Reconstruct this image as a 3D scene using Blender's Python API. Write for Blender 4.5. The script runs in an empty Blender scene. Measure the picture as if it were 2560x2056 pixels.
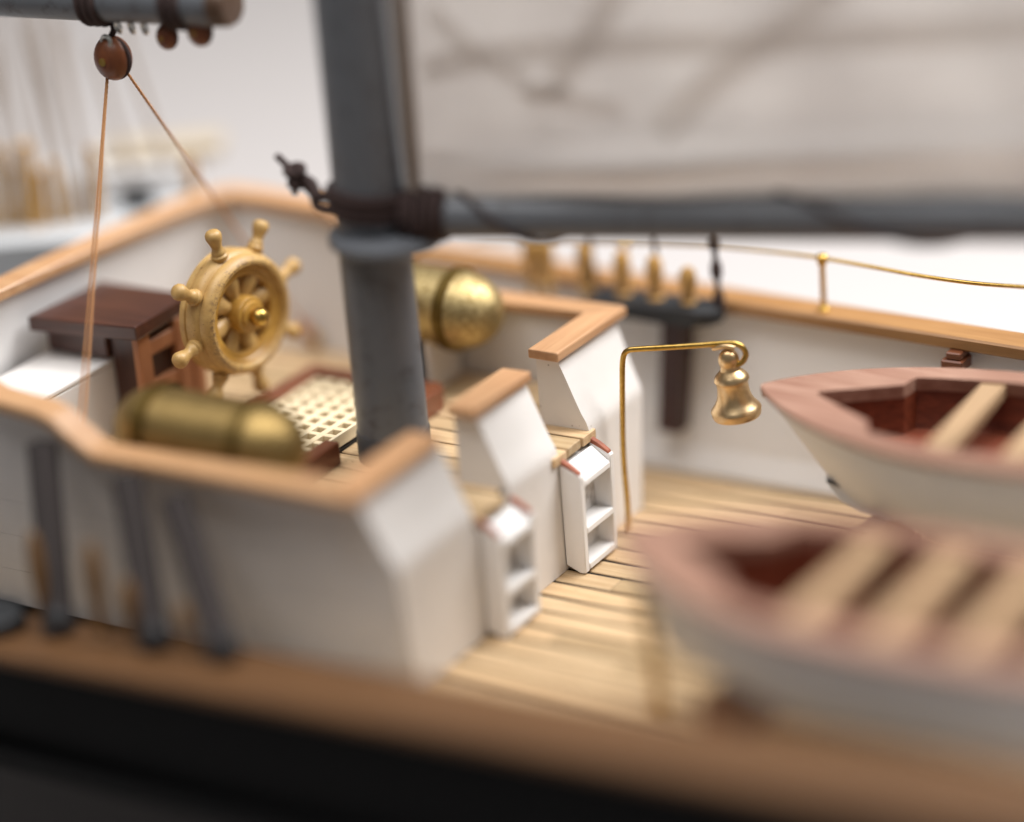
import bpy, bmesh, math, random
from mathutils import Vector, Matrix
random.seed(7)
S = 0.001                      # all lengths below are millimetres on the model ship
scn = bpy.context.scene
COL = scn.collection
V = Vector

# ------------------------------------------------------------------ camera
FPX = 7111.0; CX, CY = 1280.0, 1028.0
yaw, pit, rol = (math.radians(a) for a in (32.6, 22.2, 4.75))
FW = V((-math.sin(yaw)*math.cos(pit), math.cos(yaw)*math.cos(pit), -math.sin(pit)))
_r = V((math.cos(yaw), math.sin(yaw), 0)); _u = _r.cross(FW)
RT = _r*math.cos(rol) - _u*math.sin(rol)
UP = _r*math.sin(rol) + _u*math.cos(rol)
def ray(x, y): return RT*((x-CX)/FPX) - UP*((y-CY)/FPX) + FW
CAM = ray(1409, 1433)*-460 + V((0, 8.5, 0))
def at_z(x, y, z): d = ray(x, y); return CAM + d*((z-CAM.z)/d.z)
def at_y(x, y, yy): d = ray(x, y); return CAM + d*((yy-CAM.y)/d.y)
def at_d(x, y, dep): return CAM + ray(x, y)*dep

cam = bpy.data.cameras.new('camera'); cam_o = bpy.data.objects.new('camera', cam); COL.objects.link(cam_o)
M3 = Matrix((RT, UP, -FW)).transposed()
cam_o.matrix_world = Matrix.Translation(CAM*S) @ M3.to_4x4()
cam.sensor_width = 36; cam.lens = 100; cam.clip_start = 0.01; cam.clip_end = 20
cam.dof.use_dof = True; cam.dof.focus_distance = 0.4600; cam.dof.aperture_fstop = 2.25
cam.dof.aperture_blades = 0
scn.camera = cam_o

# ------------------------------------------------------------------ light
w = bpy.data.worlds.new('World'); scn.world = w; w.use_nodes = True
w.node_tree.nodes['Background'].inputs[0].default_value = (1.0, 0.97, 0.955, 1)
w.node_tree.nodes['Background'].inputs[1].default_value = 0.165
def area(name, loc, target, size, power, col, shape='DISK'):
    l = bpy.data.lights.new(name, 'AREA'); l.shape = shape; l.size = size*S; l.energy = power; l.color = col
    o = bpy.data.objects.new(name, l); COL.objects.link(o); o.location = V(loc)*S
    o.rotation_euler = (V(target)-V(loc)).to_track_quat('-Z', 'Y').to_euler()
    return o
area('key_softbox', (310, 380, 700), (0, 10, 20), 600, 11.8, (1.0, 0.985, 0.975))
area('overhead_softbox', (-60, -150, 790), (-20, 20, 20), 700, 6.4, (1.0, 0.985, 0.975))
scn.view_settings.view_transform = 'Standard'; scn.view_settings.look = 'None'
scn.view_settings.exposure = 0.0; scn.view_settings.gamma = 1.0

# ------------------------------------------------------------------ materials
def lin(c): return tuple(((v/255)/12.92 if v/255 <= 0.04045 else ((v/255+0.055)/1.055)**2.4) for v in c) + (1,)
MATS = {}
def nt(name):
    m = bpy.data.materials.new(name); m.use_nodes = True
    t = m.node_tree; b = t.nodes['Principled BSDF']
    return m, t, b
def coords(t, scale, rnd=True):
    tc = t.nodes.new('ShaderNodeTexCoord'); mp = t.nodes.new('ShaderNodeMapping')
    t.links.new(tc.outputs['Object'], mp.inputs['Vector']); mp.inputs['Scale'].default_value = scale
    if rnd:
        oi = t.nodes.new('ShaderNodeObjectInfo'); mu = t.nodes.new('ShaderNodeVectorMath'); mu.operation = 'SCALE'
        cb = t.nodes.new('ShaderNodeCombineXYZ')
        for i in range(3): t.links.new(oi.outputs['Random'], cb.inputs[i])
        t.links.new(cb.outputs[0], mu.inputs[0]); mu.inputs['Scale'].default_value = 37.0
        t.links.new(mu.outputs[0], mp.inputs['Location'])
    return mp.outputs[0]
def noise(t, vec, scale, detail=4, rough=0.6):
    n = t.nodes.new('ShaderNodeTexNoise'); t.links.new(vec, n.inputs['Vector'])
    n.inputs['Scale'].default_value = scale; n.inputs['Detail'].default_value = detail; n.inputs['Roughness'].default_value = rough
    return n.outputs['Fac']
def ramp(t, fac, stops):
    r = t.nodes.new('ShaderNodeValToRGB'); t.links.new(fac, r.inputs[0])
    el = r.color_ramp.elements
    while len(el) < len(stops): el.new(0.5)
    for e, (p, c) in zip(el, stops): e.position = p; e.color = c
    return r.outputs[0]
def mix(t, fac, a, b, mode='MIX'):
    m = t.nodes.new('ShaderNodeMix'); m.data_type = 'RGBA'; m.blend_type = mode
    if isinstance(fac, float): m.inputs[0].default_value = fac
    else: t.links.new(fac, m.inputs[0])
    for i, x in ((6, a), (7, b)):
        if isinstance(x, tuple): m.inputs[i].default_value = x
        else: t.links.new(x, m.inputs[i])
    return m.outputs[2]
def bump(t, b, h, strength, dist):
    n = t.nodes.new('ShaderNodeBump'); n.inputs['Strength'].default_value = strength; n.inputs['Distance'].default_value = dist*S
    t.links.new(h, n.inputs['Height']); t.links.new(n.outputs[0], b.inputs['Normal'])

def wood(name, dark, light, axis='X', rough=0.5, grain=1.0, var=0.25, pores=None, coat=0.0):
    m, t, b = nt(name)
    st = {'X': (0.06, 1, 1), 'Y': (1, 0.06, 1), 'Z': (1, 1, 0.06)}[axis]
    sc = tuple(1000*v*grain for v in st)
    v = coords(t, sc)
    n1 = noise(t, v, 0.9, 6, 0.65)
    c = ramp(t, n1, [(0.3, lin(dark)), (0.7, lin(light))])
    v2 = coords(t, tuple(1000*k for k in (0.05, 0.05, 0.05)))
    n2 = noise(t, v2, 1.5, 2)
    c = mix(t, n2, c, mix(t, 0.75, c, lin(dark)), 'MIX')
    oi = t.nodes.new('ShaderNodeObjectInfo')
    rv = ramp(t, oi.outputs['Random'], [(0, (1-var, 1-var, 1-var*1.15, 1)), (0.5, (1, 1, 1, 1)), (1, (1+var*0.35, 1+var*0.3, 1+var*0.2, 1))])
    c = mix(t, 1.0, c, rv, 'MULTIPLY')
    if pores:
        pv = coords(t, tuple(1000*k for k in ((0.5, 1.6, 1.6) if axis == 'X' else (1.6, 0.5, 1.6))))
        pn = noise(t, pv, 2.2, 3, 0.6)
        pm = ramp(t, pn, [(0.66, (0, 0, 0, 1)), (0.72, (1, 1, 1, 1))])
        c = mix(t, pm, c, lin(pores))
    t.links.new(c, b.inputs['Base Color'])
    b.inputs['Roughness'].default_value = rough
    b.inputs['Coat Weight'].default_value = coat; b.inputs['Coat Roughness'].default_value = 0.25
    bump(t, b, n1, 0.35, 0.12)
    return m
def paint(name, col, rough=0.45, dirt=None, amount=0.0, var=0.06, speck=False, spec=0.5):
    m, t, b = nt(name)
    v = coords(t, (1000,)*3)
    n = noise(t, v, 0.12, 5, 0.6)
    lc = lin(col)
    c = ramp(t, n, [(0.3, tuple(x*(1-var) for x in lc[:3])+(1,)), (0.7, lc)])
    if dirt:
        n2 = noise(t, v, 0.35, 6, 0.7)
        c = mix(t, ramp(t, n2, [(0.62-amount, (0, 0, 0, 1)), (0.80, (1, 1, 1, 1))]), c, lin(dirt))
    if speck:
        vo = t.nodes.new('ShaderNodeTexVoronoi'); t.links.new(v, vo.inputs['Vector']); vo.inputs['Scale'].default_value = 0.55
        n3 = noise(t, v, 0.16, 2)
        gate = ramp(t, n3, [(0.52, (0, 0, 0, 1)), (0.62, (1, 1, 1, 1))])
        sp = ramp(t, vo.outputs['Distance'], [(0.07, (1, 1, 1, 1)), (0.13, (0, 0, 0, 1))])
        c = mix(t, mix(t, 1.0, sp, gate, 'MULTIPLY'), c, lin((120, 105, 95)))
    t.links.new(c, b.inputs['Base Color']); b.inputs['Roughness'].default_value = rough
    bump(t, b, noise(t, v, 0.9, 5, 0.6), 0.18, 0.12)
    b.inputs['Specular IOR Level'].default_value = spec
    return m
def metal(name, a, c2, rough=0.3, scale=0.8, tarnish=0.5, dirt=(70, 50, 20), bmp=0.15):
    m, t, b = nt(name)
    v = coords(t, (1000,)*3)
    n = noise(t, v, scale, 6, 0.65)
    n2 = noise(t, v, scale*0.25, 3, 0.6)
    c = ramp(t, n, [(0.35, lin(a)), (0.65, lin(c2))])
    c = mix(t, ramp(t, n2, [(0.5, (0, 0, 0, 1)), (0.85, (tarnish,)*3+(1,))]), c, lin(dirt))
    t.links.new(c, b.inputs['Base Color']); b.inputs['Metallic'].default_value = 1.0
    r = t.nodes.new('ShaderNodeMapRange'); t.links.new(n, r.inputs[0])
    r.inputs[3].default_value = rough*0.8; r.inputs[4].default_value = rough*1.35
    t.links.new(r.outputs[0], b.inputs['Roughness'])
    bump(t, b, n, bmp, 0.15)
    return m
def rope_mat(name, a, c2, scale=2.2):
    m, t, b = nt(name)
    v = coords(t, (1000,)*3)
    wv = t.nodes.new('ShaderNodeTexWave'); t.links.new(v, wv.inputs['Vector']); wv.inputs['Scale'].default_value = scale
    wv.bands_direction = 'DIAGONAL'; wv.inputs['Distortion'].default_value = 0.6
    c = ramp(t, wv.outputs['Fac'], [(0.2, lin(a)), (0.7, lin(c2))])
    t.links.new(c, b.inputs['Base Color']); b.inputs['Roughness'].default_value = 0.85
    bump(t, b, wv.outputs['Fac'], 0.5, 0.15)
    return m

white = paint('white_paint', (232, 228, 224), 0.42, speck=True)
white_side = paint('white_paint_planked', (230, 228, 227), 0.38)
white_rough = paint('white_paint_rough', (238, 236, 234), 0.5, var=0.03)
boat_white = paint('boat_white_paint', (226, 230, 236), 0.38)
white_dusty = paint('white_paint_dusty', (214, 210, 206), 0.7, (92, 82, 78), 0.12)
deck_x = wood('deck_maple', (188, 155, 115), (233, 207, 168), 'X', 0.5, 1.0, 0.28, (120, 82, 50))
caulk = paint('caulk', (24, 18, 15), 0.8)
cherry_x = wood('cherry_x', (182, 136, 96), (216, 176, 134), 'X', 0.42, 0.8, 0.10, coat=0.15)
cherry_y = wood('cherry_y', (184, 136, 96), (220, 178, 136), 'Y', 0.42, 0.8, 0.10, coat=0.15)
oak_x = wood('rail_oak', (152, 108, 62), (196, 150, 98), 'X', 0.45, 0.8, 0.06, coat=0.1)
oak_shaded = wood('rail_oak_shaded', (84, 56, 30), (116, 80, 46), 'X', 0.5, 0.8, 0.06)  # same oak as the far rail, its shade painted into the colour
walnut = wood('walnut', (58, 30, 22), (96, 56, 42), 'X', 0.35, 0.9, 0.1, coat=0.3)
walnut_z = wood('walnut_z', (48, 26, 20), (84, 46, 34), 'Z', 0.4, 0.9, 0.1, coat=0.2)
frame_z = wood('frame_wood', (156, 100, 64), (196, 138, 96), 'Z', 0.45, 1.0, 0.1)
redwood = wood('redwood', (104, 56, 34), (146, 88, 58), 'Y', 0.4, 1.0, 0.12, coat=0.25)
redwood_x = wood('redwood_x', (104, 56, 34), (146, 88, 58), 'X', 0.4, 1.0, 0.12, coat=0.25)
lattice = wood('lattice_wood', (226, 206, 168), (242, 228, 198), 'Y', 0.5, 1.2, 0.05)
boxwood = wood('boxwood', (172, 134, 76), (212, 176, 112), 'Y', 0.48, 0.6, 0.06, (124, 90, 52), coat=0.15)
amber = wood('amber_wood', (164, 120, 48), (200, 156, 74), 'Y', 0.42, 0.7, 0.03, coat=0.25)
mahog = wood('mahogany', (138, 96, 78), (194, 158, 138), 'X', 0.5, 0.9, 0.04, (132, 84, 76), coat=0.1)
mahog_in = wood('mahogany_inside', (92, 40, 23), (150, 76, 48), 'X', 0.45, 1.0, 0.04, coat=0.2)
thwart_m = wood('thwart_wood', (172, 140, 106), (202, 172, 136), 'Y', 0.5, 1.0, 0.06)
worn = paint('worn_brown_end', (158, 88, 60), 0.6, (96, 48, 30), 0.1)
brass = metal('brass', (180, 144, 72), (208, 174, 100), 0.28, 1.2, 0.35, (110, 84, 36), 0.05)
brass_tank = metal('brass_brushed', (150, 126, 76), (220, 200, 150), 0.48, 1.7, 0.8, (104, 82, 42), 0.4)
brass_near = metal('brass_old', (146, 122, 74), (176, 150, 100), 0.46, 1.2, 0.5, (92, 76, 42), 0.08)
bronze = metal('dark_bronze', (96, 78, 40), (124, 102, 56), 0.5, 1.2, 0.4, (60, 46, 22), 0.06)
bell_brass = metal('bell_brass', (218, 184, 134), (236, 206, 160), 0.30, 0.6, 0.25, (140, 92, 48), 0.02)
spar = paint('slate_spar_paint', (102, 105, 110), 0.42, (60, 52, 48), 0.08)
spar_dark = paint('slate_dark', (70, 72, 76), 0.5)
black_hull = paint('black_hull_paint', (9, 9, 10), 0.6, spec=0.15)
grey_hull = paint('grey_hull_paint', (40, 36, 35), 0.6, spec=0.2)
rope_dark = rope_mat('tarred_rope', (36, 24, 24), (70, 50, 46))
rope_tan = rope_mat('tan_rope', (180, 122, 78), (218, 164, 112))
rope_brown = rope_mat('brown_rope', (40, 34, 33), (62, 54, 52))
rope_grey = rope_mat('grey_rope', (128, 114, 104), (160, 146, 134))
slate = paint('slate_blue_shelf', (42, 44, 47), 0.5)
block_wood = wood('block_wood', (100, 52, 26), (146, 84, 46), 'Z', 0.4, 1.0, 0.15)
tip_wood = wood('tip_wood', (70, 50, 36), (100, 72, 50), 'X', 0.5)
silver = metal('silver', (170, 170, 165), (215, 215, 210), 0.35)
pin_dark = wood('pin_dark', (110, 78, 44), (146, 108, 64), 'Z', 0.45, 1.0, 0.15)
pin_wood = wood('pin_wood', (176, 132, 70), (214, 172, 104), 'Z', 0.4, 1.0, 0.15, coat=0.2)
pale_tan = paint('pale_tan', (186, 172, 150), 0.5)
pale_hull = paint('pale_blue_hull', (198, 201, 204), 0.5)
table_m = paint('white_table', (200, 195, 193), 0.6, var=0.02)

m, t, b = nt('sailcloth')
v = coords(t, (1000,)*3)
wx = t.nodes.new('ShaderNodeTexWave'); t.links.new(v, wx.inputs['Vector']); wx.bands_direction = 'X'; wx.inputs['Scale'].default_value = 1.4; wx.inputs['Distortion'].default_value = 1.5
wz = t.nodes.new('ShaderNodeTexWave'); t.links.new(v, wz.inputs['Vector']); wz.bands_direction = 'Z'; wz.inputs['Scale'].default_value = 1.4; wz.inputs['Distortion'].default_value = 1.5
n = noise(t, v, 0.05, 4)
c = ramp(t, n, [(0.3, lin((234, 230, 227))), (0.7, lin((243, 240, 237)))])
t.links.new(c, b.inputs['Base Color']); b.inputs['Roughness'].default_value = 0.9
bump(t, b, mix(t, 0.5, wx.outputs['Color'], wz.outputs['Color']), 0.25, 0.1)
tr = t.nodes.new('ShaderNodeBsdfTranslucent'); t.links.new(c, tr.inputs[0])
ms = t.nodes.new('ShaderNodeMixShader'); ms.inputs[0].default_value = 0.62
t.links.new(b.outputs[0], ms.inputs[1]); t.links.new(tr.outputs[0], ms.inputs[2])
t.links.new(ms.outputs[0], t.nodes['Material Output'].inputs['Surface'])
sail_m = m
foot_shadow_m = m.copy(); foot_shadow_m.name = 'sailcloth_foot_shadow'  # cloth for the foot rope and for the painted rigging shadows
for nd in foot_shadow_m.node_tree.nodes:
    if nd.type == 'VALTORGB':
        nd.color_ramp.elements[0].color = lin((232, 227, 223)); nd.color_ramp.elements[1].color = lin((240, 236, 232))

# ------------------------------------------------------------------ mesh helpers (millimetres)
def bx(bm, x0, x1, y0, y1, z0, z1, bev=0.0, seg=1):
    vs = [bm.verts.new((x, y, z)) for x in (x0, x1) for y in (y0, y1) for z in (z0, z1)]
    q = [(0, 1, 3, 2), (4, 6, 7, 5), (0, 4, 5, 1), (2, 3, 7, 6), (0, 2, 6, 4), (1, 5, 7, 3)]
    fs = [bm.faces.new([vs[i] for i in f]) for f in q]
    if bev:
        es = list({e for f in fs for e in f.edges})
        bmesh.ops.bevel(bm, geom=es, offset=bev, segments=seg, affect='EDGES', profile=0.5)
def frame(d):
    d = V(d).normalized(); a = V((0, 0, 1)) if abs(d.z) < 0.9 else V((1, 0, 0))
    p = d.cross(a).normalized(); return d, p, d.cross(p).normalized()
def loft(bm, rows, closed=True, caps=True):
    R = [[bm.verts.new(p) for p in r] for r in rows]
    k = len(R[0])
    for a, c in zip(R, R[1:]):
        for i in range(k if closed else k-1):
            j = (i+1) % k
            try: bm.faces.new((a[i], a[j], c[j], c[i]))
            except ValueError: pass
    if caps and closed:
        bm.faces.new(list(reversed(R[0]))); bm.faces.new(R[-1])
def lathe(bm, prof, org, axis, seg=24):
    d, p, q = frame(axis); org = V(org); rows = []
    for r, tt in prof:
        r = max(r, 0.004)
        rows.append([org + d*tt + (p*math.cos(2*math.pi*i/seg) + q*math.sin(2*math.pi*i/seg))*r for i in range(seg)])
    loft(bm, rows)
def ring_lathe(bm, prof, org, axis, seg=48):       # closed profile (r, t): a ring
    d, p, q = frame(axis); org = V(org); k = len(prof)
    R = []
    for i in range(seg):
        a = 2*math.pi*i/seg; e = p*math.cos(a) + q*math.sin(a)
        R.append([bm.verts.new(org + d*tt + e*r) for r, tt in prof])
    for i in range(seg):
        A, B = R[i], R[(i+1) % seg]
        for j in range(k): bm.faces.new((A[j], A[(j+1) % k], B[(j+1) % k], B[j]))
def smooth_path(pts, n=8):
    pts = [V(p) for p in pts]
    if len(pts) < 3: return pts
    P = [pts[0]*2-pts[1]] + pts + [pts[-1]*2-pts[-2]]; out = []
    for i in range(1, len(P)-2):
        a, b_, c_, d_ = P[i-1:i+3]
        for k in range(n):
            u = k/n
            out.append(0.5*((2*b_) + (c_-a)*u + (2*a-5*b_+4*c_-d_)*u*u + (3*b_-a-3*c_+d_)*u**3))
    out.append(pts[-1]); return out
def tube(bm, pts, r, seg=10):
    pts = [V(p) for p in pts]; rows = []
    tang = [(pts[min(i+1, len(pts)-1)] - pts[max(i-1, 0)]).normalized() for i in range(len(pts))]
    _, p, q = frame(tang[0])
    for i, (pt, tg) in enumerate(zip(pts, tang)):
        p = (p - tg*p.dot(tg)).normalized(); q = tg.cross(p)
        rr = r[i] if isinstance(r, (list, tuple)) else r
        rows.append([pt + (p*math.cos(2*math.pi*k/seg) + q*math.sin(2*math.pi*k/seg))*rr for k in range(seg)])
    loft(bm, rows)
def twisted(bm, pts, r, strands=3, pitch=2.6, seg=6, step=0.35):     # laid rope
    pts = [V(p) for p in pts]; L = [0]
    for a, c in zip(pts, pts[1:]): L.append(L[-1] + (c-a).length)
    n = max(4, int(L[-1]/step)); fine = []
    j = 0
    for i in range(n+1):
        s = L[-1]*i/n
        while j < len(L)-2 and L[j+1] < s: j += 1
        u = (s-L[j])/max(1e-6, L[j+1]-L[j]); fine.append((pts[j].lerp(pts[j+1], u), s))
    tg0 = (fine[1][0]-fine[0][0]).normalized(); _, p, q = frame(tg0)
    cols = [[] for _ in range(strands)]
    for i, (pt, s) in enumerate(fine):
        tg = (fine[min(i+1, n)][0]-fine[max(i-1, 0)][0]).normalized()
        p = (p - tg*p.dot(tg)).normalized(); q = tg.cross(p)
        for k in range(strands):
            a = 2*math.pi*(s/pitch + k/strands); cols[k].append(pt + (p*math.cos(a)+q*math.sin(a))*r*0.5)
    for c in cols: tube(bm, c, r*0.56, seg)
def prism_y(bm, poly, y0, y1):
    loft(bm, [[V((x, y0, z)) for x, z in poly], [V((x, y1, z)) for x, z in poly]])
def prism_z(bm, poly, z0, z1, bev=0.0):
    fs0 = set(bm.faces)
    loft(bm, [[V((x, y, z0)) for x, y in poly], [V((x, y, z1)) for x, y in poly]])
    if bev:
        es = list({e for f in bm.faces if f not in fs0 for e in f.edges})
        bmesh.ops.bevel(bm, geom=es, offset=bev, segments=2, affect='EDGES', profile=0.5)
def sweep(bm, pts, wd, th, bev=0.25):               # flat board along a path; pts at mid of top face
    pts = [V(p) for p in pts]; rows = []
    for i, p in enumerate(pts):
        d1 = (p-pts[i-1]) if i else (pts[1]-p); d2 = (pts[i+1]-p) if i < len(pts)-1 else d1
        d1 = V((d1.x, d1.y, 0)).normalized(); d2 = V((d2.x, d2.y, 0)).normalized()
        tg = (d1+d2).normalized(); nn = V((-tg.y, tg.x, 0)); k = 1/max(0.4, tg.dot(d1))
        h = wd/2
        sec = [(-h, -bev), (-h+bev, 0), (h-bev, 0), (h, -bev), (h, -th+bev), (h-bev, -th), (-h+bev, -th), (-h, -th+bev)]
        rows.append([p + nn*(a*k) + V((0, 0, c)) for a, c in sec])
    loft(bm, rows)
def torus(bm, c, axis, R, r, seg=28, ns=10):
    ring_lathe(bm, [(R+r*math.cos(2*math.pi*k/ns), r*math.sin(2*math.pi*k/ns)) for k in range(ns)], c, axis, seg)
def ball(bm, c, r, sc=(1, 1, 1), seg=16, rot=None):
    M = Matrix.Translation(V(c)) @ (rot.to_4x4() if rot else Matrix()) @ Matrix.Diagonal((sc[0], sc[1], sc[2], 1))
    bmesh.ops.create_uvsphere(bm, u_segments=seg, v_segments=seg//2+2, radius=r, matrix=M)

def emit(name, bm, mat, parent=None, base=(0, 0, 0), smooth=False, ang=40):
    base = V(base)
    for vv in bm.verts: vv.co = (vv.co - base)*S
    bmesh.ops.recalc_face_normals(bm, faces=bm.faces)
    me = bpy.data.meshes.new(name); bm.to_mesh(me); bm.free()
    me.materials.append(mat)
    if smooth:
        for p in me.polygons: p.use_smooth = True
        me.set_sharp_from_angle(angle=math.radians(ang))
    o = bpy.data.objects.new(name, me); COL.objects.link(o)
    if parent: o.parent = parent
    else: o.location = base*S
    return o
def tag(o, label, cat, group=None, kind=None):
    if label: o['label'] = label
    if cat: o['category'] = cat
    if group: o['group'] = group
    if kind: o['kind'] = kind
    return o
class Thing:
    def __init__(self, name, label, cat, base=(0, 0, 0), group=None):
        self.base = V(base); self.o = bpy.data.objects.new(name, None); COL.objects.link(self.o)
        self.o.empty_display_size = 0.002; self.o.location = self.base*S; tag(self.o, label, cat, group)
    def part(self, name, bm, mat, smooth=False, parent=None, ang=40, label=None):
        o = emit(name, bm, mat, parent or self.o, self.base, smooth, ang)
        if label: o['label'] = label
        return o
def B(): return bmesh.new()
def single(name, bm, mat, label, cat, base, group=None, smooth=True, ang=40):
    return tag(emit(name, bm, mat, None, base, smooth, ang), label, cat, group)

# ------------------------------------------------------------------ setting
HD = 20.5                      # poop deck height above the main deck
bm = B(); rows = []
prof = [(-110, -60.0)] + [(900, -60.0)] + [(900 + 500*math.sin(a), -60 + 500*(1-math.cos(a))) for a in [math.pi/2*k/10 for k in range(1, 11)]] + [(1400, 1600)]
loft(bm, [[V((x, y, z)) for y, z in prof] for x in (-2200, 1500)], closed=False, caps=False)
o = emit('table_sweep', bm, table_m, smooth=True); o['kind'] = 'structure'; o['label'] = 'seamless white table and backdrop under the model ship'

# ------------------------------------------------------------------ the ship
ship = Thing('model_ship', 'wooden model ship with black hull, white bulwarks and planked decks', 'model ship', (30, 0, -60))

# hull sides -----------------------------------------------------
def near_rail_z(x): return 13.2 + 0.052*x
def far_rail_z(x): return 30.9 - 0.030*x
def half(x):                                        # plan half-width of the hull
    return 57.5 if x > -70 else 57.5 - 0.006*(x+70)**2
XS = [-118, -105, -90, -70, -50, -30, -10, 10, 30, 50, 70, 90, 110, 130, 150]
bm = B()
loft(bm, [[V((x, -half(x)-6.0, near_rail_z(x)-2.25)), V((x, -half(x)-6.0, 2)), V((x, -half(x)-5.6, -7.0)), V((x, -half(x)+4.5, -7.2)), V((x, -half(x)+3.8, near_rail_z(x)-2.25))] for x in XS])
ship.part('hull_side', bm, black_hull, True, ang=30)
bm = B()
loft(bm, [[V((x, -half(x)-7.4, -7.2)), V((x, -half(x)-7.2, -10.6)), V((x, -half(x)-1, -11)), V((x, -half(x)-1, -7.1))] for x in XS])
ship.part('wale', bm, black_hull)
bm = B()
loft(bm, [[V((x, -half(x)-5.2, -10.8)), V((x, -half(x), -28)), V((x, -half(x)*0.6, -48)), V((x, -3, -60)), V((x, 3, -60)), V((x, half(x)*0.6, -48)), V((x, half(x)-2, -28)), V((x, half(x), -3)), V((x, half(x)-6, -2.4)), V((x, -half(x)+6, -2.4)), V((x, -half(x), -7))] for x in XS])
ship.part('hull_bottom', bm, grey_hull, True, ang=30)
# near cap rail
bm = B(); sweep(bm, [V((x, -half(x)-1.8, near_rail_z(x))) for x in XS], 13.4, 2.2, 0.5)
ship.part('cap_rail', bm, oak_shaded)
# near waterway
bm = B()
loft(bm, [[V((x, -half(x)+4.2, 0.4)), V((x, -half(x)+4.2, near_rail_z(x)-2.3)), V((x, -half(x)+3.9, near_rail_z(x)-2.3)), V((x, -half(x)+3.9, 0.4))] for x in XS])
ship.part('bulwark', bm, white_side)
# far bulwark
bm = B()
loft(bm, [[V((x, half(x)-4.3, 4.0)), V((x, half(x)+1.9, far_rail_z(x)-2.35)), V((x, half(x)+4.2, far_rail_z(x)-2.35)), V((x, half(x), -3)), V((x, half(x)-3.5, -3))] for x in XS])
ship.part('bulwark', bm, white_rough)
bm = B()
loft(bm, [[V((x, half(x)-6.3, 0.05)), V((x, half(x)-6.3, 0.7)), V((x, half(x)-3.95, 4.9)), V((x, half(x)-3.4, 0.05))] for x in XS])
ship.part('waterway', bm, white_rough)
bm = B(); sweep(bm, [V((x, half(x)+2.4, far_rail_z(x))) for x in XS], 6.4, 2.3, 0.35)
ship.part('cap_rail', bm, oak_x)

# decks ------------------------------------------------------------
def lay_deck(parent_name, x0, x1, y0, y1, z, th, pitch, blen, front_round=False, inner=None):
    bm = B(); bx(bm, x0, x1-0.6 if not front_round else -1.7, y0, y1, z-th-0.4, z-0.25)
    deck = ship.part(parent_name, bm, caulk)
    y = y0; r = 0
    while y < y1 - 0.5:
        g_ = 0.38 if not front_round else 0.24
        ya, yb = y + g_, min(y+pitch, y1) - g_
        xa = x0; off = [0.0, 0.55, 0.3, 0.8][r % 4]*blen
        xe = x1
        if front_round and not any(g0-0.3 < (ya+yb)/2 < g1+0.3 for g0, g1 in ((-16.6, -5.6), (9.4, 19.6))): xe = -1.7
        if inner and (ya < -inner[0] or yb > inner[0]): xa = inner[1]
        cuts = [xa] + [c for c in [x1 - off - k*blen for k in range(8, -1, -1)] if xa+8 < c < x1-8] + [xe]
        for a, c in zip(cuts, cuts[1:]):
            bm = B(); bx(bm, a+0.05, c-(0.05 if c < x1 else 0) + (random.uniform(-0.15, 0.1) if c == x1 and front_round else 0), ya + random.uniform(-.03, .03), yb + random.uniform(-.03, .03), z-th, z + random.uniform(-0.03, 0.03), 0.12, 1)
            ship.part('plank', bm, deck_x, parent=deck)
        y += pitch; r += 1
lay_deck('main_deck', -1.9, 150, -54.0, 51.6, 0.0, 0.8, 4.95, 70, inner=(41, -110))
lay_deck('poop_deck', -86, 0.45, -35.4, 35.4, HD, 1.6, 4.72, 60, True)

# poop front: bulkhead with three curved wing panels -----------------
bm = B(); bx(bm, -2.2, 0.0, -35.0, 35.0, 0.05, HD-2.4)
ship.part('bulkhead', bm, white)
curve = [(-5.2, 32.4), (-4.3, 30.6), (-3.25, 28.2), (-2.25, 25.8), (-1.2, 23.4), (-0.35, 21.9), (0.05, 20.6), (0.06, 19.6)]
def yw(z): return 35.2 + 3.8*z/32.0
def wing(y0, y1):
    poly = [(-9, HD+0.05), (-9, 32.4)] + curve + [(0.08, 0.1), (-1.5, 0.1), (-1.5, HD+0.05)]
    f0 = (lambda z: -yw(z)) if y0 < -30 else (lambda z: y0); f1 = (lambda z: yw(z)) if y1 > 30 else (lambda z: y1)
    bm = B(); loft(bm, [[V((x, f0(z), z)) for x, z in poly], [V((x, f1(z), z)) for x, z in poly]])
    return ship.part('wing_panel', bm, white, True, ang=35)
wing(19.6, 38.9); wing(-5.6, 9.4); wing(-38.9, -16.6)
def cap(poly, mat):
    bm = B(); prism_z(bm, poly, 32.45, 34.1, 0.28); ship.part('rail_cap', bm, mat)
cap([(-9.6, 18.2), (-3.9, 18.0), (-3.7, 41.0), (-9.2, 35.9)], cherry_y)
cap([(-9.4, -7.2), (-4.1, -7.4), (-4.0, 9.9), (-9.3, 9.8)], cherry_y)
cap([(-9.2, -36.9), (-3.5, -42.2), (-3.8, -17.6), (-9.5, -17.4)], cherry_y)
cap([(-4.0, 41.2), (-43, 40.6), (-43, 35.6), (-9.4, 36.0)], cherry_x)
cap([(-3.8, -42.4), (-9.4, -37.0), (-50, -37.6), (-50, -43.0)], cherry_x)
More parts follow.
